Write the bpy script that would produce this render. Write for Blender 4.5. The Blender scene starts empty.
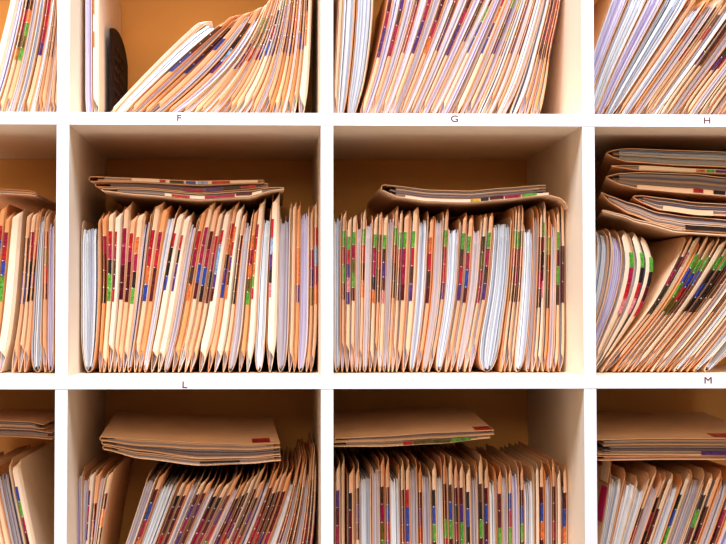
import bpy, bmesh, math, random
from mathutils import Vector, Matrix

# ---------------------------------------------------------------- camera, light, exposure
SC = bpy.context.scene
COL = SC.collection
F_PX, YAW, PITCH, SHIFT = 1305.9, 0.02575, 0.03267, 55.4
PITCHW, BT = 0.3515, 0.0165          # compartment pitch and board thickness (m)
Z0 = 1.093                            # height of the middle board's top
CAM = Vector((-0.0625, -1.7373, Z0 + 0.0820))
cd = bpy.data.cameras.new('camera'); cam = bpy.data.objects.new('camera', cd); COL.objects.link(cam)
cd.sensor_width = 36.0; cd.lens = F_PX * 36.0 / 726.0; cd.shift_x = SHIFT / 726.0
cd.clip_start = 0.05
cam.location = CAM
cam.rotation_euler = (math.pi / 2 + PITCH, 0, -YAW)
SC.camera = cam

w = bpy.data.worlds.new('world'); SC.world = w; w.use_nodes = True
w.node_tree.nodes['Background'].inputs[0].default_value = (1.0, 0.68, 0.42, 1)
w.node_tree.nodes['Background'].inputs[1].default_value = 0.045
def area(name, loc, rot, sx, sy, power, col):
    l = bpy.data.lights.new(name, 'AREA'); l.shape = 'RECTANGLE'; l.size = sx; l.size_y = sy
    l.energy = power; l.color = col
    o = bpy.data.objects.new(name, l); COL.objects.link(o); o.location = loc; o.rotation_euler = rot
    return o
area('ceiling_panel_light', (-0.1, -1.0, 2.75), (math.radians(12), 0, 0), 1.6, 0.8, 100, (0.92, 0.96, 1.0))
area('room_light', (-0.3, -3.2, 2.3), (math.radians(62), 0, math.radians(-4)), 2.4, 1.4, 58, (1.0, 0.66, 0.36))
SC.view_settings.view_transform = 'Standard'; SC.view_settings.look = 'None'
SC.view_settings.gamma = 1.0; SC.view_settings.use_curve_mapping = False
SC.view_settings.exposure = 0.1

def ray(px, py):
    """camera direction of a photo point, in world axes"""
    x = (px - 363 + SHIFT) / F_PX; z = (272 - py) / F_PX
    c, s = math.cos(PITCH), math.sin(PITCH)
    y1, z1 = c - s * z, s + c * z
    c, s = math.cos(YAW), math.sin(YAW)
    return (c * x + s * y1, -s * x + c * y1, z1)
def P(px, py, d):
    """the place (x, z) that a photo point has on the plane d metres behind the shelf's front"""
    r = ray(px, py); t = (d - CAM.y) / r[1]
    return (CAM.x + r[0] * t, CAM.z + r[2] * t)

# ---------------------------------------------------------------- materials
MATS = {}
def mat(name, col, rough=0.6, spec=0.3, noise=0.0, scale=60.0, stretch=(1, 1, 1), metal=0.0):
    if name in MATS: return MATS[name]
    m = bpy.data.materials.new(name); m.use_nodes = True; nt = m.node_tree
    b = nt.nodes['Principled BSDF']
    b.inputs['Base Color'].default_value = (*col, 1); b.inputs['Roughness'].default_value = rough
    b.inputs['Metallic'].default_value = metal
    b.inputs['Specular IOR Level'].default_value = spec
    if noise > 0:
        tc = nt.nodes.new('ShaderNodeTexCoord'); mp = nt.nodes.new('ShaderNodeMapping')
        mp.inputs['Scale'].default_value = stretch
        nz = nt.nodes.new('ShaderNodeTexNoise'); nz.inputs['Scale'].default_value = scale; nz.inputs['Detail'].default_value = 3
        rp = nt.nodes.new('ShaderNodeValToRGB')
        rp.color_ramp.elements[0].position = 0.3; rp.color_ramp.elements[1].position = 0.7
        rp.color_ramp.elements[0].color = (*[max(0, c * (1 - noise)) for c in col], 1)
        rp.color_ramp.elements[1].color = (*[min(1, c * (1 + noise)) for c in col], 1)
        nt.links.new(tc.outputs['Object'], mp.inputs['Vector']); nt.links.new(mp.outputs['Vector'], nz.inputs['Vector'])
        nt.links.new(nz.outputs['Fac'], rp.inputs['Fac']); nt.links.new(rp.outputs['Color'], b.inputs['Base Color'])
    MATS[name] = m; return m

M_EDGE = mat('shelf_edge_white', (0.70, 0.74, 0.86), 0.45, 0.3, 0.02, 12)
M_IN = mat('shelf_inner_shade_tint', (0.90, 0.77, 0.64), 0.5, 0.25, 0.02, 9)  # white boards; the warm interior shade is painted into this colour
M_BACK = mat('shelf_back_shade_tint', (0.92, 0.53, 0.19), 0.6, 0.2, 0.03, 10)  # brown shade of the deep compartments, put into the panel's colour
M_WALL = mat('painted_wall', (0.75, 0.70, 0.62), 0.8, 0.2, 0.03, 6)
M_FLOOR = mat('vinyl_floor', (0.42, 0.36, 0.30), 0.5, 0.3, 0.12, 14)
M_INK = mat('letter_ink', (0.10, 0.004, 0.015), 0.6)
MANILA = [mat('manila_a', (0.88, 0.60, 0.40), 0.6, 0.25, 0.05, 30), mat('manila_b', (0.87, 0.49, 0.29), 0.6, 0.25, 0.05, 30),
          mat('manila_c', (0.88, 0.71, 0.57), 0.55, 0.25, 0.04, 30), mat('manila_d', (0.80, 0.37, 0.15), 0.6, 0.25, 0.06, 30)]
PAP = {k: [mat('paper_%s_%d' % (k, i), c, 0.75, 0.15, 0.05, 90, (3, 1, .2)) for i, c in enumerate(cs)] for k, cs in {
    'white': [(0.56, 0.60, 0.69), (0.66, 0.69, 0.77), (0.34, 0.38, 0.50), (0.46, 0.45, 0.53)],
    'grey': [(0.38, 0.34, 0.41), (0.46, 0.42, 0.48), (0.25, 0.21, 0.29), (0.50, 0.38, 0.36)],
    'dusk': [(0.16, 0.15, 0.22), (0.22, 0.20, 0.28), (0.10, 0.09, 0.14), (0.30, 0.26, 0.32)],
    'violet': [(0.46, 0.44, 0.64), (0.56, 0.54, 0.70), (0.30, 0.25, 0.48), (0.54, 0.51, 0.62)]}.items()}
LC = {'r': ('red', (0.55, 0.015, 0.03)), 'm': ('crimson', (0.40, 0.01, 0.07)), 'd': ('maroon', (0.11, 0.006, 0.015)),
      'n': ('brown', (0.10, 0.035, 0.02)), 'g': ('green', (0.11, 0.42, 0.05)), 'b': ('blue', (0.03, 0.07, 0.42)),
      'p': ('purple', (0.10, 0.03, 0.22)), 'o': ('orange', (0.85, 0.20, 0.05)), 'k': ('black', (0.02, 0.012, 0.015)),
      'c': ('pink', (0.80, 0.25, 0.30)), 'v': ('olive', (0.15, 0.12, 0.02)), 's': ('light blue', (0.25, 0.42, 0.75)),
      'y': ('yellow', (0.85, 0.50, 0.04)), 'w': ('white', (0.9, 0.88, 0.85))}
LM = {k: mat('sticker_' + v[0].replace(' ', '_'), tuple(c * (1 if k == 'w' else .72) for c in v[1]), 0.4, 0.35, 0.0 if k == 'w' else 0.55, 260) for k, v in LC.items()}

# ---------------------------------------------------------------- helpers
def link(name, verts, faces, mats, parent=None, fm=None, smooth=False):
    me = bpy.data.meshes.new(name); me.from_pydata(verts, [], faces)
    for m in mats: me.materials.append(m)
    if fm: me.polygons.foreach_set('material_index', fm)
    if smooth: me.polygons.foreach_set('use_smooth', [True] * len(faces))
    me.update()
    o = bpy.data.objects.new(name, me); COL.objects.link(o)
    if parent is not None: o.parent = parent
    return o
def tag(o, label=None, cat=None, group=None, kind=None):
    if label: o['label'] = label
    if cat: o['category'] = cat
    if group: o['group'] = group
    if kind: o['kind'] = kind
    return o
def empty(name, loc):
    o = bpy.data.objects.new(name, None); COL.objects.link(o); o.location = loc; o.empty_display_size = 0.02; return o
class MB:
    def __init__(s): s.v = []; s.f = []; s.m = []
    def box(s, a, b, mi=0):
        n = len(s.v)
        for z in (a[2], b[2]):
            s.v += [(a[0], a[1], z), (b[0], a[1], z), (b[0], b[1], z), (a[0], b[1], z)]
        for q in ((0, 3, 2, 1), (4, 5, 6, 7), (0, 1, 5, 4), (1, 2, 6, 5), (2, 3, 7, 6), (3, 0, 4, 7)):
            s.f.append(tuple(n + i for i in q)); s.m.append(mi)
    def sheet(s, rows, off, mi=0):
        """solid sheet: rows is a grid of points, off(i) the thickness vector of row i"""
        n = len(s.v); R = len(rows); K = len(rows[0])
        for sg in (-0.5, 0.5):
            for i, r in enumerate(rows):
                o = off(i)
                for p in r: s.v.append((p[0] + sg * o[0], p[1] + sg * o[1], p[2] + sg * o[2]))
        A = lambda l, i, j: n + l * R * K + i * K + j
        for i in range(R - 1):
            for j in range(K - 1):
                s.f.append((A(0, i, j), A(0, i + 1, j), A(0, i + 1, j + 1), A(0, i, j + 1))); s.m.append(mi)
                s.f.append((A(1, i, j), A(1, i, j + 1), A(1, i + 1, j + 1), A(1, i + 1, j))); s.m.append(mi)
            s.f.append((A(0, i, 0), A(1, i, 0), A(1, i + 1, 0), A(0, i + 1, 0))); s.m.append(mi)
            s.f.append((A(0, i, K - 1), A(0, i + 1, K - 1), A(1, i + 1, K - 1), A(1, i, K - 1))); s.m.append(mi)
        for j in range(K - 1):
            s.f.append((A(0, 0, j), A(0, 0, j + 1), A(1, 0, j + 1), A(1, 0, j))); s.m.append(mi)
            s.f.append((A(0, R - 1, j), A(1, R - 1, j), A(1, R - 1, j + 1), A(0, R - 1, j + 1))); s.m.append(mi)
    def hexa(s, L, Rr, y0, y1, mi=0):
        """block between polylines L and Rr (x,z) from y0 to y1 (y0 may be a list)"""
        n = len(s.v); K = len(L)
        for i in range(K):
            ya = y0[i] if isinstance(y0, list) else y0
            s.v += [(L[i][0], ya, L[i][1]), (Rr[i][0], ya, Rr[i][1]), (Rr[i][0], y1, Rr[i][1]), (L[i][0], y1, L[i][1])]
        for i in range(K - 1):
            a = n + 4 * i; b = a + 4
            for q in ((a, a + 1, b + 1, b), (a + 1, a + 2, b + 2, b + 1), (a + 2, a + 3, b + 3, b + 2), (a + 3, a, b, b + 3)):
                s.f.append(q); s.m.append(mi)
        s.f.append((n, n + 3, n + 2, n + 1)); s.m.append(mi)
        e = n + 4 * (K - 1); s.f.append((e, e + 1, e + 2, e + 3)); s.m.append(mi)
    def build(s, name, mats, parent=None, smooth=False, origin=None):
        v = s.v
        if origin is not None: v = [(p[0] - origin[0], p[1] - origin[1], p[2] - origin[2]) for p in v]
        return link(name, v, s.f, mats, parent, s.m, smooth)

# ---------------------------------------------------------------- the room and the shelving unit
XL = -2 * PITCHW - PITCHW                 # left end of the unit (front-plane x)
X0, X1 = -3 * PITCHW, 2 * PITCHW + BT     # five columns
ZB, ZT = Z0 - BT - 3 * PITCHW, Z0 - BT + 2 * PITCHW
m = MB(); m.box((-4, -5, -0.1), (4, 0.5, 0.0)); tag(m.build('floor', [M_FLOOR]), kind='structure')
m = MB(); m.box((-4, 0.42, 0), (4, 0.5, 2.9)); tag(m.build('wall_back', [M_WALL]), kind='structure')
unit = empty('shelving_unit', (0, 0.2, ZB - 0.02)); UO = unit.location
tag(unit, 'white open cube shelving unit, warm shade tinted into inside faces, holding all the folders', 'shelving unit')
def board(name, a, b):
    """a board whose front edge (a 1 mm band) is white and whose faces have warm shade put into their colour"""
    e = 0.0015
    m = MB(); m.box((a[0], a[1] + e, a[2]), (b[0], b[1], b[2]), 0); m.box((a[0], a[1], a[2]), (b[0], a[1] + e, b[2]), 1)
    return m.build(name, [M_IN, M_EDGE], unit, origin=UO)
for k in range(6):
    z = ZB + k * PITCHW
    board('shelf_board', (X0, 0, z), (X1, 0.388, z + BT))
for c in range(6):
    for k in range(5):
        x = X0 + c * PITCHW
        board('upright_panel', (x, 0.0006, ZB + k * PITCHW + BT), (x + BT, 0.388, ZB + (k + 1) * PITCHW))
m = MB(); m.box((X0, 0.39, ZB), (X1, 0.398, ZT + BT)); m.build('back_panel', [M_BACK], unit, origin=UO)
m = MB(); m.box((X0 + 0.02, 0.03, 0.0), (X1 - 0.02, 0.38, ZB)); m.build('plinth', [M_EDGE], unit, origin=UO)
def letter(ch, px, py, h=0.0085, sx=1.25):
    x, z = P(px, py, 0.0)
    cu = bpy.data.curves.new('letter', 'FONT'); cu.body = ch; cu.size = h / 0.7; cu.extrude = 0.0002; cu.offset = 0.0 if ch in 'MH' else 0.00008
    cu.align_x = 'CENTER'; cu.align_y = 'CENTER'; cu.materials.append(M_INK)
    t = bpy.data.objects.new('letter_text', cu); COL.objects.link(t); bpy.context.view_layer.update()
    me = bpy.data.meshes.new_from_object(t); bpy.data.objects.remove(t); bpy.data.curves.remove(cu)
    o = bpy.data.objects.new('letter', me); COL.objects.link(o); o.parent = unit
    o.location = Vector((x, -0.0003, z)) - UO; o.rotation_euler = (math.pi / 2, 0, 0); o.scale = (sx, 1, 1)
    o['label'] = 'small dark red letter ' + ch + ' on the board edge'
for ch, px, py in (('F', 179, 118.3), ('G', 454.5, 119), ('H', 707, 120.8), ('L', 184.5, 385), ('M', 708, 380.5)):
    letter(ch, px, py)

# ---------------------------------------------------------------- standing folders
D0 = 0.088        # how far behind the board's front edge the folders stand
TS = [0, .25, .5, .75, 1.0]
def spline(vals, s):
    s = max(0, min(1, s)) * 4; i = min(3, int(s)); t = s - i
    p1, p2 = vals[i], vals[i + 1]
    p0 = vals[i - 1] if i > 0 else 2 * p1 - p2
    p3 = vals[i + 2] if i < 3 else 2 * p2 - p1
    return 0.5 * (2 * p1 + (p2 - p0) * t + (2 * p0 - 5 * p1 + 4 * p2 - p3) * t * t + (3 * p1 - p0 - 3 * p2 + p3) * t ** 3)
class Field:
    """a row of folders: key curves from bottom to top, between which every sheet lies"""
    def __init__(s, knots, floor):
        s.k = []
        for kn in knots:
            q = [P(x, y, D0) for x, y in kn]
            b = q[0][1]; z = [floor + 0.0015 + (v[1] - b) for v in q]
            s.k.append(([v[0] for v in q], z))
        s.u = [k[0][0] for k in s.k]
    def at(s, u, t):
        i = 0
        while i < len(s.u) - 2 and u > s.u[i + 1]: i += 1
        f = (u - s.u[i]) / (s.u[i + 1] - s.u[i])
        a, b = s.k[i], s.k[i + 1]
        # blend softly so the curves stay monotonic across the row
        x = spline(a[0], t) * (1 - f) + spline(b[0], t) * f
        z = spline(a[1], t) * (1 - f) + spline(b[1], t) * f
        return (x, z)

SS = [0, .015, .035, .06, .09, .13, .17, .2, .26, .34, .42, .5, .58, .66, .74, .8, .84, .88, .91, .94, .965, .985, 1.0]
NUMW = ('first second third fourth fifth sixth seventh eighth ninth tenth eleventh twelfth thirteenth fourteenth fifteenth sixteenth '
        'seventeenth eighteenth nineteenth').split()
TENS = {20: 'twent', 30: 'thirt', 40: 'fort', 50: 'fift'}
def ordinal(n):
    if n < 20: return NUMW[n - 1]
    t, r = n // 10 * 10, n % 10
    return TENS[t] + 'ieth' if r == 0 else TENS[t] + 'y-' + NUMW[r - 1]
COUNT = [0]
def sst(a, b, x):
    x = max(0, min(1, (x - a) / (b - a))); return x * x * (3 - 2 * x)
def folder(fl, u0, u1, typ, cols, rnd, where, idx, group, hgt=0.0):
    right = typ == 'C'; typ = typ.lower()
    """one end-tab file folder between u0 and u1. typ: o thin tabbed, c broad cream tab, w/g/v full of white/grey/violet pages"""
    COUNT[0] += 1
    wd = u1 - u0; uc = (u0 + u1) / 2 + rnd.uniform(-.15, .15) * wd
    thick = typ in 'wgv'
    sv = min(0.24, 0.035 + wd * (14 if thick else 9))
    dy = rnd.uniform(-0.004, 0.005); D = D0 + dy
    topf = 1.0 - (rnd.uniform(0.03, 0.07) if rnd.random() < .75 else rnd.uniform(0, .02)) + hgt          # folder's own top
    if thick: topf -= 0.02
    pt = topf - rnd.uniform(0.055, 0.10) if thick else topf - rnd.uniform(.08, .14)
    gap = wd * 0.02
    def U(v, s):                                     # v 0..1 across the folder
        q = min(1, s / sv); q = math.sqrt(1 - (1 - q) ** 2) if thick else q ** 0.8
        e = u0 + gap + (wd - 2 * gap) * v
        return uc + (e - uc) * (0.03 + 0.97 * q)
    pos = lambda v, s: fl.at(U(v, s), s * topf)
    loc = fl.at(uc, 0); org = Vector((loc[0], D + 0.14, loc[1]))
    root = empty('file_folder', org)
    # cover: rear leaf with its tab, front leaf
    fk = {'o': 0.74, 'c': 0.86}.get(typ, 0.10)
    wide = max(wd, pos(1, .5)[0] - pos(0, .5)[0])
    ta, tb = rnd.uniform(.07, .15), rnd.uniform(.93, .955)
    tl = 0.00028
    m = MB()
    rows = []
    tabpt = []
    bow = rnd.uniform(-.3, .3)
    for s in SS:
        x, z = pos(0.97, s)
        r = sst(ta - .02, ta + .03, s) * (1 - sst(tb, tb + .05, s) ** 1.5)
        f = min(fk * max(.0005, pos(.97, s)[0] - pos(.0, s)[0]), .013) * r * (1 + bow * (s - .5) * .6)
        tilt = 0.010 * r
        rec = 0.012 + 0.014 * max(0, (s - .95) / .05) ** 2
        lx = x - f; hy = D + rec
        rows.append([(lx, D + rec - tilt, z), (x - f * .35, D + rec - tilt * .62, z), (x, hy, z), (x, D + 0.15, z), (x, D + 0.284, z)])
        tabpt.append((lx, D + rec - tilt, z, x - f * .35, D + rec - tilt * .62))
    m.sheet(rows, lambda i: (2 * tl, 0, 0), 0)
    rows = []
    ft = 1.0 - rnd.uniform(0.0, .05)
    for s in SS:
        s2 = s * ft
        x, z = pos(0.02, s2)
        rec = 0.010 + 0.018 * max(0, (s - .95) / .05) ** 2
        rows.append([(x, D + rec, z), (x, D + .15, z), (x, D + 0.284, z)])
    m.sheet(rows, lambda i: (2 * tl, 0, 0), 1)
    mi = 2 if typ == 'c' else rnd.choice([0, 0, 1, 1, 3, 0])
    m.build('cover', [MANILA[mi], MANILA[rnd.choice([1, 3, 0])]], root, origin=org)
    # pages
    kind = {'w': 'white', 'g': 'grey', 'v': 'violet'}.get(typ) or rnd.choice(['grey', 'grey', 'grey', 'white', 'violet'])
    n = max(2, int(wide / (0.0011 if thick else 0.0014)))
    m = MB(); lo, hi = .07, .92
    k = 0
    while k < n:
        step = rnd.choice([1, 1, 2]) if thick else 1
        a = lo + (hi - lo) * k / n; b = lo + (hi - lo) * (min(n, k + step)) / n - .012
        k += step
        if k > 2 and k < n - 1 and rnd.random() < .09: continue
        tp = (pt + rnd.uniform(-.012, .022)) / topf
        s0 = .012 + .03 * rnd.random()
        L = []; R = []; ys = []
        yf = D + (0.008 if thick else 0.013) + rnd.uniform(0, .004)
        for i in range(13):
            s = s0 + (tp - s0) * (i / 12) ** 1.15
            L.append(pos(a, s)); R.append(pos(b, s)); ys.append(yf + 0.002 * math.sin(6 * s + a * 9) * .4 + (0.006 if i == 12 else 0))
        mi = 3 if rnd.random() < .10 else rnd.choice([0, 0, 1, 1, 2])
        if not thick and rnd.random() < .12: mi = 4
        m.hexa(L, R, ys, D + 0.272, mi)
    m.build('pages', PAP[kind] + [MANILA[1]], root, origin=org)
    # coloured stickers wrapped over the tab's front edge
    names = ''
    if cols and typ in 'oc':
        m = MB(); order = list(dict.fromkeys(cols)); lb = rnd.uniform(.425, .45); seg = min(.104, .43 / len(cols))
        if typ == 'c': lb += .01
        ends = len(cols)
        def tabat(s):
            j = 0
            while j < len(SS) - 2 and s > SS[j + 1]: j += 1
            f = (s - SS[j]) / (SS[j + 1] - SS[j]); a, b = tabpt[j], tabpt[j + 1]
            return [a[q] * (1 - f) + b[q] * f for q in range(5)]
        for q, c in enumerate(reversed(cols)):        # cols are read from the top down
            if c == '-': continue
            a = lb + q * seg * .98; b = a + seg * .965
            if b > tb: b = tb
            if b <= a: continue
            frac = 1.5 if typ == 'o' else .38
            rows = []
            for i in range(6):
                s = a + (b - a) * i / 5
                lx, ly, z, hx, hy = tabat(s)
                e = 0.0007
                fx, fy = hx - lx, hy - ly
                if typ == 'o': frac = min(1.5, .0036 / max(.0008, fx))
                if right: lx, ly = lx + fx * .85, ly + fy * .85
                rows.append([(lx - e, ly + .006 * (not right), z), (lx - e, ly - e, z), (lx + fx * frac * (1.7 if right else 1), ly + fy * frac - e, z)])
            m.sheet(rows, lambda i: (0.0002, -0.0002, 0), order.index(c))
            # pale gap where two stickers meet
            lx, ly, z, hx, hy = tabat(b + .002)
            if rnd.random() < .8:
                w0 = order.index(c)
                rr = [[(lx - .0002, ly - .0012, z - .0006), (lx + .0009, ly - .0012 + .0005, z - .0006)],
                      [(lx - .0002, ly - .0012, z + .0006), (lx + .0009, ly - .0012 + .0005, z + .0006)]]
                m.sheet(rr, lambda i: (0, -0.0002, 0), len(order))
        m.build('sticker_strip', [LM[c] if c != '-' else LM['w'] for c in order] + [LM['w']], root, origin=org)
        cc = [LC[c][0] for c in order if c not in '-w'][:2]
        names = ' and '.join(cc) + ' stickers'
    look = {'w': 'bulging folder of white pages', 'g': 'folder of grey-edged pages', 'v': 'folder of lavender-edged pages',
            'o': 'thin manila folder', 'c': 'broad-tabbed cream folder'}[typ]
    if names: look += ', ' + names
    lab = look + ', ' + ordinal(idx) + ' from left ' + where
    if len(lab.split()) > 16: lab = look.replace(' stickers', '') + ', ' + ordinal(idx) + ' ' + where
    tag(root, lab, 'folder', group)
    return root

MADE = {}
def row(knots, floor, spec, palette, seed, where, group):
    """spec: tokens like o4 c7:rb w12 _5 (a gap); widths in any unit, scaled to the row"""
    rnd = random.Random(seed); fl = Field(knots, floor)
    segs = spec.split('|')                       # one segment per stretch between the anchor u values
    idx = 0
    for sg in segs:
        head, body = sg.split('@')
        a, b = [float(v) for v in head.split(',')]
        ua, ub = P(a, 340, D0)[0], P(b, 340, D0)[0]
        tk = body.split(); ws = []
        for t in tk: ws.append(float(t[1:].split(':')[0]))
        tot = sum(ws); u = ua
        for t, wv in zip(tk, ws):
            du = (ub - ua) * wv / tot
            if t[0] != '_':
                idx += 1
                if ':' in t: cols = t.split(':')[1]
                else:
                    cols = ''.join(rnd.choice(z) for z in palette)
                    if rnd.random() < .3: cols = cols[:-1] + '-'
                if cols == '0': cols = ''
                MADE[(group, idx)] = (folder(fl, u, u + du, t[0], cols, rnd, where, idx, group), fl, u)
            u += du
ZR = {2: Z0 + PITCHW, 1: Z0, 0: Z0 - PITCHW}      # board tops: upper, middle, lower row

def px5(*a): return [(a[i], a[i + 1]) for i in range(0, 10, 2)]

# upper row, left compartment
row([px5(-28, 121, -14, 84, -3, 45, 7, 5, 15, -35), px5(28, 121, 38, 84, 46, 45, 52, 5, 56, -38), px5(60, 121, 61, 84, 63, 45, 65, 5, 66, -45)],
    ZR[2], "-28,62@c9:0 v9 o5:kmmno o6:nogvg g7 w8 o6:rmrmp w7 o4:ndrd o5:ndnd g6 o4:mmrr o5:ddnn g6",
    ['ro', 'mk', 'dn', 'go', 'pn'], 11, 'in the top left compartment', 'folders in the top left compartment')
# F
row([px5(83, 121, 83, 78, 83, 36, 83, -7, 83, -50), px5(98, 121, 98, 78, 98, 36, 98, -7, 98, -50)],
    ZR[2], "83,97@v9 c6:ro-o", ['r'], 12, 'standing upright by the bookend above letter F', 'upright folders beside the bookend')
row([px5(99, 121, 125, 93, 152, 64, 180, 35, 209, 8), px5(113, 121, 142, 91, 172, 63, 203, 37, 234, 14),
     px5(165, 121, 200, 94, 230, 65, 252, 33, 268, -2), px5(222, 121, 249, 82, 266, 44, 278, 5, 286, -35),
     px5(268, 121, 281, 80, 289, 38, 294, -5, 296, -47), px5(305, 121, 309, 78, 311, 36, 312, -7, 312, -50)],
    ZR[2], "99,165@c4:0 w12 o6:nndbb g6 o5:dddpb o7:b-- g8 o6:nksp v7|165,222@c6:gsv g8 o6:pb o5:mrm w7 o6:gvr g7 o6:kdr o6:mdb|"
    "222,268@o5:nmbs c7:kmb o5:ddpb _1 o5:gbpd g6 o5:vbpd o5:dnbp|268,305@o4:nmkb o4:dmrd g3 o4:nkdb o4:dmnb c8:nkoo",
    ['db', 'mp', 'nd', 'rb', 'gm'], 13, 'leaning group above letter F', 'leaning folders above letter F')
# G
row([px5(334, 121, 335, 80, 337, 40, 339, 0, 341, -46), px5(355, 121, 366, 80, 372, 40, 375, 0, 375, -48)],
    ZR[2], "334,355@o3:0 w9 w12", ['r'], 21, 'beside the left panel above letter G', 'bulging folders at the left above letter G')
row([px5(357, 121, 370, 80, 380, 40, 388, 0, 394, -46), px5(428, 121, 448, 80, 467, 40, 486, 0, 503, -38),
     px5(500, 121, 518, 80, 531, 40, 542, 0, 552, -42), px5(542, 121, 549, 84, 554, 45, 562, 5, 567, -38)],
    ZR[2], "357,428@o5:dmpp v5 o5:pnmm g7 o4:dmrm v5 o5:mmpp g6 o5:ddmo g5 o4:mdpp g7 o5:dmpp v5 o4|"
    "428,500@w7 c6:dgbb v6 g5 c8:ropb g5 o6:gpnp v5 o4:gpgp w6 o5:dpdp g6 o5:dmpp w6|"
    "500,542@g3 _2 w8 o5:ddnn o5:dmmd o5:mmmd o5:dmmn",
    ['mrdp', 'dmpn', 'rmdg', 'dnpv', 'npodm'], 22, 'in the leaning group above letter G', 'leaning folders above letter G')
# H
row([px5(581, 121, 588, 82, 600, 42, 614, 3, 628, -35), px5(612, 121, 636, 85, 660, 50, 683, 16, 705, -18),
     px5(680, 121, 703, 88, 728, 55, 752, 22, 775, -10), px5(735, 121, 758, 90, 779, 60, 798, 30, 811, -2)],
    ZR[2], "581,612@v7 w7 v6 w9|612,680@o5:0 w9 o4:mm-- g8 c6:pkkr o5:nr-- w7 c5:kdkp o6:nddn g9 o6:dnkp|680,725@c7:dvkm g9 o5:kgnd c6:nkn o6 g8 o6 o6",
    ['pd', 'dmn', 'kdn', 'rod'], 31, 'above letter H', 'leaning folders above letter H')
# middle row, left compartment
row([px5(-34, 374, -30, 330, -26, 290, -22, 245, -18, 203), px5(-7, 374, 0, 330, 4, 290, 8, 245, 12, 200),
     px5(9, 374, 17, 330, 22, 290, 25, 245, 28, 199), px5(20, 374, 26, 330, 29, 290, 33, 245, 38, 200),
     px5(42, 374, 42, 330, 43, 290, 44, 245, 46, 206), px5(57, 374, 58, 330, 58, 290, 58, 245, 57, 205)],
    ZR[1], "-34,-7@w16 o5:rbrgc o5:mrbgg|-7,9@c10:0 _6|9,20@o4:nkbb o5:mrkkk|20,42@o5:orkpk w13|42,57@o4:mvrd v8 o4:0",
    ['r'], 41, 'in the compartment left of letter L', 'folders in the middle row, left compartment')
# L
row([px5(81, 374, 80, 330, 80, 290, 80, 245, 82, 208), px5(97, 374, 100, 330, 102, 290, 102, 245, 101, 202),
     px5(147, 374, 156, 330, 163, 290, 171, 245, 181, 199), px5(192, 374, 204, 330, 211, 290, 218, 245, 227, 199),
     px5(252, 374, 256, 330, 258, 290, 261, 245, 266, 196), px5(276, 374, 277, 330, 278, 290, 279, 245, 280, 188),
     px5(313, 374, 317, 338, 318, 290, 318, 240, 318, 193)],
    ZR[1], "81,97@w14|97,147@o4:mddk o5:rmkgg c5:rmndr o5:mmdd o5:rmddd o5:omkg g5 o6:rrob o5:mrdd w6|"
    "147,192@c8:rkkb- c7:rkpp- g8 o7:rmno o6:mmbd o6:dmbk o5:rmkd|192,252@c10:rsspd o6:rokpb c7:orpno o5:ddnkk g9 o6:omovg c7:mroogr|"
    "252,276@w9 c9:rspkc|276,313@g12 o5:0 o4:oop v9 o4:mpv o4:rsmo",
    ['r'], 42, 'above letter L', 'folders above letter L')
# below G
row([px5(334, 374, 334, 330, 334, 290, 334, 245, 335, 208), px5(395, 374, 398, 330, 400, 290, 402, 245, 404, 205),
     px5(428, 374, 436, 330, 441, 290, 443, 245, 445, 207), px5(474, 374, 482, 330, 489, 290, 493, 245, 496, 206),
     px5(500, 374, 505, 330, 510, 290, 513, 245, 515, 204), px5(565, 374, 567, 345, 567, 290, 567, 245, 566, 200)],
    ZR[1], "334,395@w7 o4:gmgd o5:grpcp o5:gmvgd g4 o4:grko g6 o5:gmmko o4:vrdd o5:gnpdc g5 o4:gmdn o4:gmdd|"
    "395,428@o5:gmmd o5:grnp w6 o4:ornd g5|428,474@o4:gmrp w9 o5:gnrp o5:gmbd g6 o4:nvmm o5:gmnp|"
    "474,500@w16|500,565@o4:gmkv o5:gmmd o4:vmdd w12 g5 o5:ndmk c5:gmkdc o5:gnnk g5 o6:gdgn o6:ndd",
    ['r'], 51, 'in the compartment under letter G', 'folders under letter G')
# M
row([px5(581, 374, 584, 335, 593, 296, 599, 250, 597, 217), px5(590, 374, 606, 340, 622, 302, 629, 262, 621, 223),
     px5(598, 374, 622, 342, 645, 305, 655, 266, 644, 230)],
    ZR[1], "581,598@w8 o3:0 v7 C9:gmrc C8:gkrc C8:gkdr", ['r'], 61, 'bowed and standing above letter M', 'bowed folders above letter M')
row([px5(600, 374, 628, 340, 654, 306, 674, 270, 690, 236), px5(650, 374, 680, 338, 708, 302, 733, 266, 756, 230),
     px5(720, 374, 748, 340, 773, 306, 795, 270, 811, 238)],
    ZR[1], "600,650@o5:dmkk c7:c--- o5:gbgv o5:gbrv o4:gbdd c7:0 o5:gkbk o5:gkkk o4:bdkn|650,716@c7:ddn- g6 o5:kdd o6:0 w8 c6:ddk o6:0 w9 w16",
    ['r'], 62, 'leaning above letter M', 'leaning folders above letter M')
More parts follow.
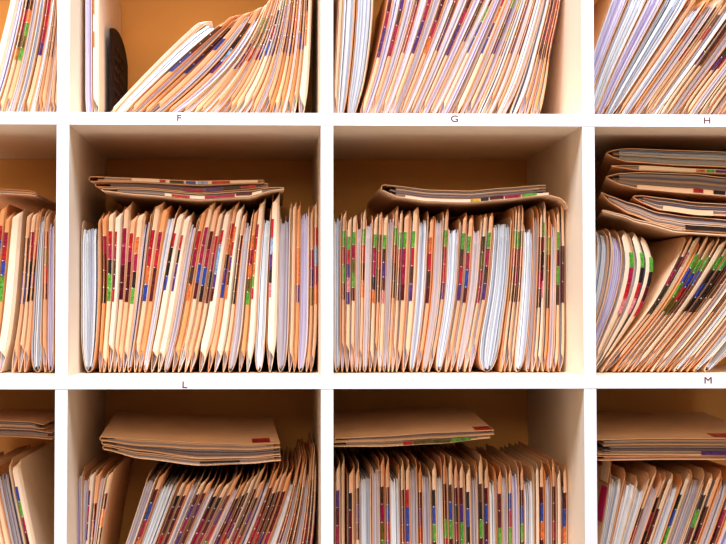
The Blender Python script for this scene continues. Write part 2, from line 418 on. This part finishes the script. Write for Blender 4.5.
# lower row
row([px5(-34, 621, -40, 580, -47, 538, -54, 490, -62, 448), px5(22, 621, 16, 580, 6, 538, -4, 490, -14, 447),
     px5(51, 621, 45, 580, 37, 538, 27, 490, 18, 441)],
    ZR[0], "-10,22@w12 o5:brdk|22,51@o4:0 g14 c6:bgmdk", ['r'], 71, 'in the bottom left compartment', 'folders in the bottom left compartment')
row([px5(80, 621, 80, 580, 80, 535, 80, 490, 80, 455), px5(90, 621, 96, 580, 103, 540, 112, 495, 121, 458)],
    ZR[0], "80,90@v6 v5 c4:pmp- o4:dpd g4 o4:dokd", ['r'], 81, 'upright at the left under letter L', 'upright folders at the left under letter L')
row([px5(96, 621, 111, 580, 126, 540, 141, 495, 151, 464), px5(165, 621, 184, 580, 203, 540, 222, 500, 238, 468),
     px5(238, 621, 254, 580, 269, 540, 284, 498, 297, 452), px5(300, 621, 307, 580, 313, 540, 316, 495, 317, 440)],
    ZR[0], "96,165@g8 o5:dbmo w14 o5 o5 g5 o5 o5 g4 o5 o6|165,238@o5:dpmg g5 o5 o5 c5:ddpo o5 o5 g6 o5 o5 o5 o6|238,300@w9 o5 g6 o5 o5 g8 o5 o5 o4",
    ['dkd', 'dpd', 'mdn', 'dmpr', 'dng'], 82, 'leaning under letter L', 'leaning folders under letter L')
row([px5(335, 621, 335, 580, 335, 540, 335, 495, 335, 452), px5(450, 621, 449, 580, 448, 540, 447, 495, 446, 451),
     px5(568, 621, 568, 580, 568, 540, 568, 495, 567, 454)],
    ZR[0], "335,450@o5:pdmd o4:0 _2 o7:kddd o4 w11 g7 o5:nmvg o4:dbmb w9 o4 o5:rbbo g7 o4:dpro g7 o6:kbgd w5 o4|"
    "450,568@o6:nbgd o5:dkmd o6:dpgg o7:kbkd g6 o6:nkgd o6:dbdp w6 o6:ddgg g5 o5:bmgd v7 o5:dbgd w10 c5:0 o6:dbod g6 o5:ddmd c5:0 o7:dbos",
    ['dk', 'bdp', 'mgd', 'odr'], 91, 'in the bottom compartment third from left', 'folders in the third bottom compartment')
row([px5(587, 621, 592, 580, 598, 544, 604, 500, 609, 462), px5(605, 621, 617, 580, 630, 544, 645, 500, 659, 463),
     px5(642, 621, 655, 580, 668, 544, 683, 500, 696, 464), px5(690, 621, 708, 580, 726, 544, 742, 500, 755, 465)],
    ZR[0], "587,605@w7 w6 w5 o4:dro|605,642@g8 o6:kmkd c8:ddd w9 c8:kbgr|642,690@g8 o6:kgdn o6:ndv g6 o6:mdk v7",
    ['dk', 'mk', 'dgn'], 101, 'in the bottom right compartment', 'leaning folders in the bottom right compartment')

rt, fl, u = MADE[('leaning folders in the bottom right compartment', 1)]
def face_label(py0, py1, y0, y1, mt, nm, off=.0014):
    rows = []
    lo, hi = P(600, py1, D0)[1], P(600, py0, D0)[1]
    for i in range(7):
        z = lo + (hi - lo) * i / 6; a, b = 0.0, 1.0
        for _ in range(24):
            c = (a + b) / 2
            if fl.at(u, c)[1] < z: a = c
            else: b = c
        x = fl.at(u, a)[0] - off
        rows.append([(x, y0, z), (x, y1, z)])
    m = MB(); m.sheet(rows, lambda i: (.0003, 0, 0), 0)
    return m.build(nm, [mt], rt, origin=rt.location)
face_label(459, 486, .100, .150, LM['o'], 'printed_border'); face_label(460.5, 484.5, .103, .147, MANILA[2], 'printed_box', .0018)
face_label(489, 524, .103, .135, mat('sticker_magenta', (.62, .01, .16), .4, .4), 'magenta_sticker')
# ---------------------------------------------------------------- folders lying on top of the rows
def interp(pts, x, k):
    if x <= pts[0][0]: return pts[0][k]
    for a, b in zip(pts, pts[1:]):
        if x <= b[0]:
            t = (x - a[0]) / (b[0] - a[0]); t = t * t * (3 - 2 * t) * .5 + t * .5
            return a[k] * (1 - t) + b[k] * t
    return pts[-1][k]
def lying(pts, label, group, d=0.085, dep=0.285, kind='grey', mi=(0, 1), stk=None, rise=0.0, topx=None, seed=1, sheets=1.0, notch=None, tab=None, skew=0.0, ext=None):
    """pts: (px, y of underside, y of top) along the front; a manila folder lying flat with its pages"""
    rnd = random.Random(seed); COUNT[0] += 1
    xs0, xs1 = pts[0][0], pts[-1][0]; N = 26
    xs = [xs0 + (xs1 - xs0) * i / N for i in range(N + 1)]
    lo = [P(x, interp(pts, x, 1), d) for x in xs]; hi = [P(x, interp(pts, x, 2), d) for x in xs]
    org = Vector((lo[N // 2][0], d + dep / 2, min(p[1] for p in lo)))
    root = empty('file_folder', org)
    def back(p, y): return (p[0] + skew * (y - d), y, p[1] + rise * ((y - d) / dep))
    # folded cover, open on the right
    m = MB(); rows = []
    for i in range(N, -1, -1): rows.append([back(hi[i], y) for y in (d + rnd.uniform(0, .0015), d + dep / 2, d + dep)])
    cx = (hi[0][0]); mz = (hi[0][1] + lo[0][1]) / 2; h = (hi[0][1] - lo[0][1]) / 2
    for a in (50, 90, 130):
        a = math.radians(a)
        q = (cx - math.sin(a) * max(h, .0008) * 0.8, mz + math.cos(a) * h)
        rows.append([back(q, y) for y in (d, d + dep / 2, d + dep)])
    nb = len(rows)
    for i in range(N + 1): rows.append([back(lo[i], y) for y in (d - 0.004, d + dep / 2, d + dep)])
    for q in (ext or []):
        q = P(q[0], q[1], d); rows.append([back(q, y) for y in (d - 0.004, d + dep / 2, d + dep)])
    T = 0.0009
    def off(i):
        if i < nb - 3: return (0, 0, T)
        if i < nb: return ((-T, 0, 0))
        return (0, 0, -T)
    m.sheet(rows, off, 0)
    m.build('cover', [MANILA[mi[0]]], root, origin=org, smooth=False)
    # pages
    m = MB(); tmax = max(a[1] - b[1] for a, b in zip(hi, lo)); n = max(1, int(tmax / 0.0014))
    for k in range(n):
        a = .06 + .88 * k / n; b = .06 + .88 * (k + 1) / n - .02
        i0 = rnd.choice([1, 2, 2]); i1 = N - rnd.choice([0, 0, 1, 1, 2])
        A = []; B = []
        for i in range(i0, i1 + 1):
            A.append((lo[i][0], lo[i][1] * (1 - a) + hi[i][1] * a)); B.append((lo[i][0], lo[i][1] * (1 - b) + hi[i][1] * b))
        nn = len(m.v); y0 = d + rnd.uniform(0.0015, .006); K = len(A); mm = rnd.choice([0, 0, 1, 1, 2, 3]) if rnd.random() > .2 else 4
        rws = []
        for j in range(K):
            f = [back(A[j], y0), back(B[j], y0), back(B[j], d + dep - .01), back(A[j], d + dep - .01)]
            m.v += f
        for j in range(K - 1):
            p = nn + 4 * j; q = p + 4
            for qd in ((p, q, q + 1, p + 1), (p + 1, q + 1, q + 2, p + 2), (p + 2, q + 2, q + 3, p + 3), (p + 3, q + 3, q, p)):
                m.f.append(qd); m.m.append(mm)
        m.f.append((nn, nn + 1, nn + 2, nn + 3)); m.m.append(mm); e = nn + 4 * (K - 1); m.f.append((e, e + 3, e + 2, e + 1)); m.m.append(mm)
    m.build('pages', PAP[kind] + [MANILA[0]], root, origin=org)
    # tab folded over the front edge, with its stickers
    def strip(x0, x1, f0, f1, y, mb, idx, ext=0.0):
        rows = []
        for i in range(9):
            x = x0 + (x1 - x0) * i / 8; zl = P(x, interp(pts, x, 1), d); zh = P(x, interp(pts, x, 2), d)
            H = zh[1] - zl[1]
            rows.append([(zl[0], y, zl[1] + H * f0 - ext), (zl[0], y, zl[1] + H * f1)])
        mb.sheet(rows, lambda i: (0, .0004, 0), idx)
    if tab:
        m = MB()
        for x0, x1, f0, f1 in tab: strip(x0, x1, f0, f1, d - 0.0052, m, 0)
        m.build('tab', [MANILA[mi[1]]], root, origin=org)
    if stk:
        m = MB(); order = list(dict.fromkeys(s[4] for s in stk))
        for x0, x1, f0, f1, c in stk: strip(x0, x1, f0, f1, d - 0.0060, m, order.index(c))
        m.build('sticker_strip', [LM[c] for c in order], root, origin=org)
    if notch:                                          # printed corner sticker on the upper face
        m = MB(); z = None
        for (x0, x1, ya, yb, c) in notch:
            i = min(range(N + 1), key=lambda i: abs(xs[i] - x0))
            bx = hi[i][0]; wx = P(x1, 400, d)[0] - P(x0, 400, d)[0]
            rows = [[back((bx, hi[i][1] + .0011), d + ya), back((bx, hi[i][1] + .0011), d + yb)],
                    [back((bx + wx, P(x1, interp(pts, x1, 2), d)[1] + .0011), d + ya), back((bx + wx, P(x1, interp(pts, x1, 2), d)[1] + .0011), d + yb)]]
            m.sheet(rows, lambda i: (0, 0, .0003), 0)
        m.build('sticker', [LM[notch[0][4]]], root, origin=org)
    tag(root, label, 'folder', group)
    return root

g = 'folders lying on the row above letter L'
lying([(103, 191, 188.5), (140, 195, 189), (200, 200, 194), (250, 197.5, 191), (270, 191, 187.5), (284, 189, 187.5)],
      'lowest manila folder of the flat stack above letter L', g, d=.082, kind='grey', mi=(0, 2), seed=3,
      stk=[(172, 190, .15, .55, 'r'), (205, 235, .15, .6, 'm'), (236, 252, .3, .7, 'd')], tab=[(165, 262, .1, .6)])
lying([(97, 187, 183), (140, 188, 182.5), (200, 193, 186), (240, 190, 184.5), (268, 187, 183.5)],
      'middle folder with grey pages and red stickers in the flat stack above letter L', g, d=.088, kind='grey', mi=(1, 1), seed=4,
      stk=[(184, 204, .1, .5, 'm'), (206, 222, .1, .5, 'p'), (223, 240, .15, .6, 'k'), (241, 256, .2, .6, 'r')])
lying([(91, 181.5, 176.5), (130, 182, 178), (200, 185.5, 181), (264, 183, 180)],
      'topmost folder with blue and red stickers in the flat stack above letter L', g, d=.084, kind='grey', mi=(1, 2), seed=5,
      stk=[(160, 166, .2, .8, 'r'), (170, 184, .2, .8, 'k'), (186, 196, .2, .8, 'b'), (198, 208, .2, .8, 's'), (212, 230, .2, .8, 'r')], tab=[(132, 258, .15, .85)])
lying([(384, 191, 184.5), (396, 197, 186), (430, 201.5, 190), (470, 202.5, 191), (505, 199.5, 188), (546, 195, 185)],
      'sagging folder with grey pages lying on the row under letter G', 'folder lying under letter G', d=.080, kind='grey', mi=(0, 2), seed=6,
      stk=[(470, 479, .02, .26, 'y'), (480, 488, .02, .30, 'k'), (489, 503, .05, .34, 'd'), (504, 520, .05, .32, 'm'), (521, 536, .05, .28, 'g')],
      tab=[(405, 548, -.02, .22)], ext=[(553, 196.5), (560, 198.5), (565, 203), (567, 209)])
g = 'folders piled above letter M'
lying([(603, 211.5, 210), (620, 216, 214), (640, 223, 220.5), (680, 232.5, 230), (740, 236, 233.5), (764, 236, 234)],
      'lowest thin manila folder in the pile above letter M', g, d=.076, mi=(0, 0), skew=.2, seed=8)
lying([(602, 194, 192.5), (612, 204, 197), (630, 214, 203), (660, 225, 213), (690, 230.5, 217), (740, 232.5, 221), (770, 232, 221)],
      'thick sagging folder with brown pages low in the pile above letter M', g, d=.080, kind='grey', mi=(1, 1), skew=.2, seed=9,
      stk=[(684, 760, .0, .36, 'k')])
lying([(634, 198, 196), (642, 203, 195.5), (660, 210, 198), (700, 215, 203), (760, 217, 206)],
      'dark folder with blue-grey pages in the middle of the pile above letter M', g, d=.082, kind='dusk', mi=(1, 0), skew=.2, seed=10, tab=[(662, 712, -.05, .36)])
lying([(607, 178, 176.5), (618, 184, 173.5), (640, 189, 172.5), (690, 193, 174), (730, 196, 178), (770, 198, 182)],
      'thick grey folder with a small red sticker in the pile above letter M', g, d=.080, kind='grey', mi=(0, 0), skew=.2, seed=11,
      stk=[(692, 702, .02, .22, 'r'), (712, 724, .02, .22, 'k'), (725, 740, .02, .2, 'n')], tab=[(636, 735, -.04, .20)])
lying([(612, 166.5, 165.5), (640, 170.5, 165.5), (700, 172.8, 169), (768, 176, 172)],
      'thin folder with long cream tab near the top of the pile above letter M', g, d=.080, kind='grey', mi=(1, 2), skew=.2, seed=12,
      stk=[(695, 704, .1, .75, 'o'), (705, 713, .1, .75, 'g'), (714, 745, .1, .75, 'p')], tab=[(638, 745, .05, .9)])
lying([(607, 154, 152.5), (616, 159, 149.5), (628, 162, 148.5), (680, 165.5, 150.5), (768, 169, 153.5)],
      'topmost folder full of white pages in the pile above letter M', g, d=.080, kind='white', mi=(1, 1), skew=.2, seed=13)

g = 'folders lying under letter L'
lying([(104, 449, 446), (140, 458, 453), (200, 465, 459), (250, 463, 458), (281, 460, 456.5)],
      'lowest manila folder of the flat stack under letter L', g, d=.078, kind='grey', mi=(0, 1), skew=-.04, seed=14, rise=.006, stk=[(200, 240, .3, .7, 'k')])
lying([(103, 444, 441), (140, 450, 446), (200, 458, 449), (250, 457, 450), (280, 454, 448)],
      'middle folder with grey pages in the flat stack under letter L', g, d=.080, kind='grey', mi=(0, 0), skew=-.04, seed=15, rise=.010)
lying([(101, 440, 437), (140, 445, 439.5), (200, 448, 443), (250, 449, 444.5), (280, 447, 443.5)],
      'topmost manila folder with red corner sticker in the stack under letter L', g, d=.083, kind='grey', mi=(0, 0), skew=-.04, seed=16, rise=.016,
      notch=[(255, 273, .01, .045, 'r')], dep=.28)
g = 'folders lying in the third bottom compartment'
lying([(334, 446, 442.5), (380, 446, 441.5), (440, 443, 438), (490, 437.5, 435)],
      'lower cream folder lying in the third bottom compartment', g, d=.080, kind='grey', mi=(2, 2), seed=17, rise=.010,
      stk=[(403, 412, .1, .8, 'r'), (413, 450, .1, .8, 'v'), (451, 470, .1, .8, 'g')])
lying([(336, 441, 438.5), (380, 440, 436.5), (440, 437, 432.5), (494, 434, 430.5)],
      'upper manila folder with red corner sticker in the third bottom compartment', g, d=.084, kind='grey', mi=(0, 0), seed=18, rise=.016,
      notch=[(478, 495, .004, .035, 'r')], dep=.27)
g = 'folders lying in the bottom right compartment'
lying([(598, 460, 456.5), (660, 459, 456), (770, 459, 455)],
      'lower orange-edged folder lying in the bottom right compartment', g, d=.078, kind='grey', mi=(1, 1), seed=19, rise=.008)
lying([(598, 454, 440), (660, 454, 438.5), (770, 455, 439)],
      'thick folder with a red corner sticker lying in the bottom right compartment', g, d=.082, kind='grey', mi=(0, 0), seed=20, rise=.016,
      notch=[(716, 740, .01, .045, 'r')], stk=[(700, 765, .0, .22, 'p')])
g = 'folders lying in the left compartments'
lying([(-60, 193.5, 189), (0, 193.5, 189), (30, 195, 190.5), (36, 196, 193)],
      'flat folder lying on the row in the middle left compartment', g, d=.09, kind='grey', mi=(1, 1), seed=21)
for (a, b, s, lb) in ((436, 429, 22, 'lower'), (428.5, 421, 23, 'upper')):
    lying([(-70, a, b), (0, a, b), (30, a + 1, b + 1), (52 - (s - 22) * 8, a + 3, b + 4)],
          lb + ' shadowed folder lying in the bottom left compartment', g, d=.15, dep=.23, kind='grey', mi=(1, 1), seed=s)

# ---------------------------------------------------------------- bookend
bk = empty('bookend', (0, 0, 0))
xb = P(110, 60, 0.155)[0]; zf = ZR[2] + 0.0008
zt0 = P(110, 27, 0.155)[1]; zt1 = P(127, 58, 0.375)[1]
bk.location = (xb, 0.26, zf); O = bk.location
prof = []
N = 20
for i in range(N + 1):
    t = i / N; y = 0.155 + 0.222 * t
    e = (abs(2 * t - 1)) ** 5
    prof.append((y, (zt0 * (1 - t) + zt1 * t) + 0.014 * math.sin(math.pi * t) - .012 * e * (1 if t > .5 else .2)))
m = MB()
rows = [[(xb, y, zf), (xb, y, z)] for y, z in prof]
m.sheet(rows, lambda i: (.002, 0, 0), 0)
M_BK = mat('black_enamel', (0.008, 0.003, 0.003), 0.7, 0.1)
m.build('plate', [M_BK], bk, origin=O)
m = MB(); m.box((xb - 0.012, 0.17, zf), (xb - 0.001, 0.36, zf + 0.0012)); m.build('base', [M_BK], bk, origin=O)
m = MB(); rr = random.Random(5)
for i in range(6):
    z = zt0 - .022 - i * .016
    for j in range(2):
        y = .20 + j * .06 + rr.uniform(-.004, .004)
        m.box((xb + .0009, y, z), (xb + .0022, y + .045, z + .006))
m.build('relief', [mat('worn_enamel', (0.03, 0.01, 0.008), 0.7, 0.1)], bk, origin=O)
tag(bk, 'black metal bookend plate with rounded top behind the leaning folders above letter F', 'bookend')
print('FOLDERS', COUNT[0])
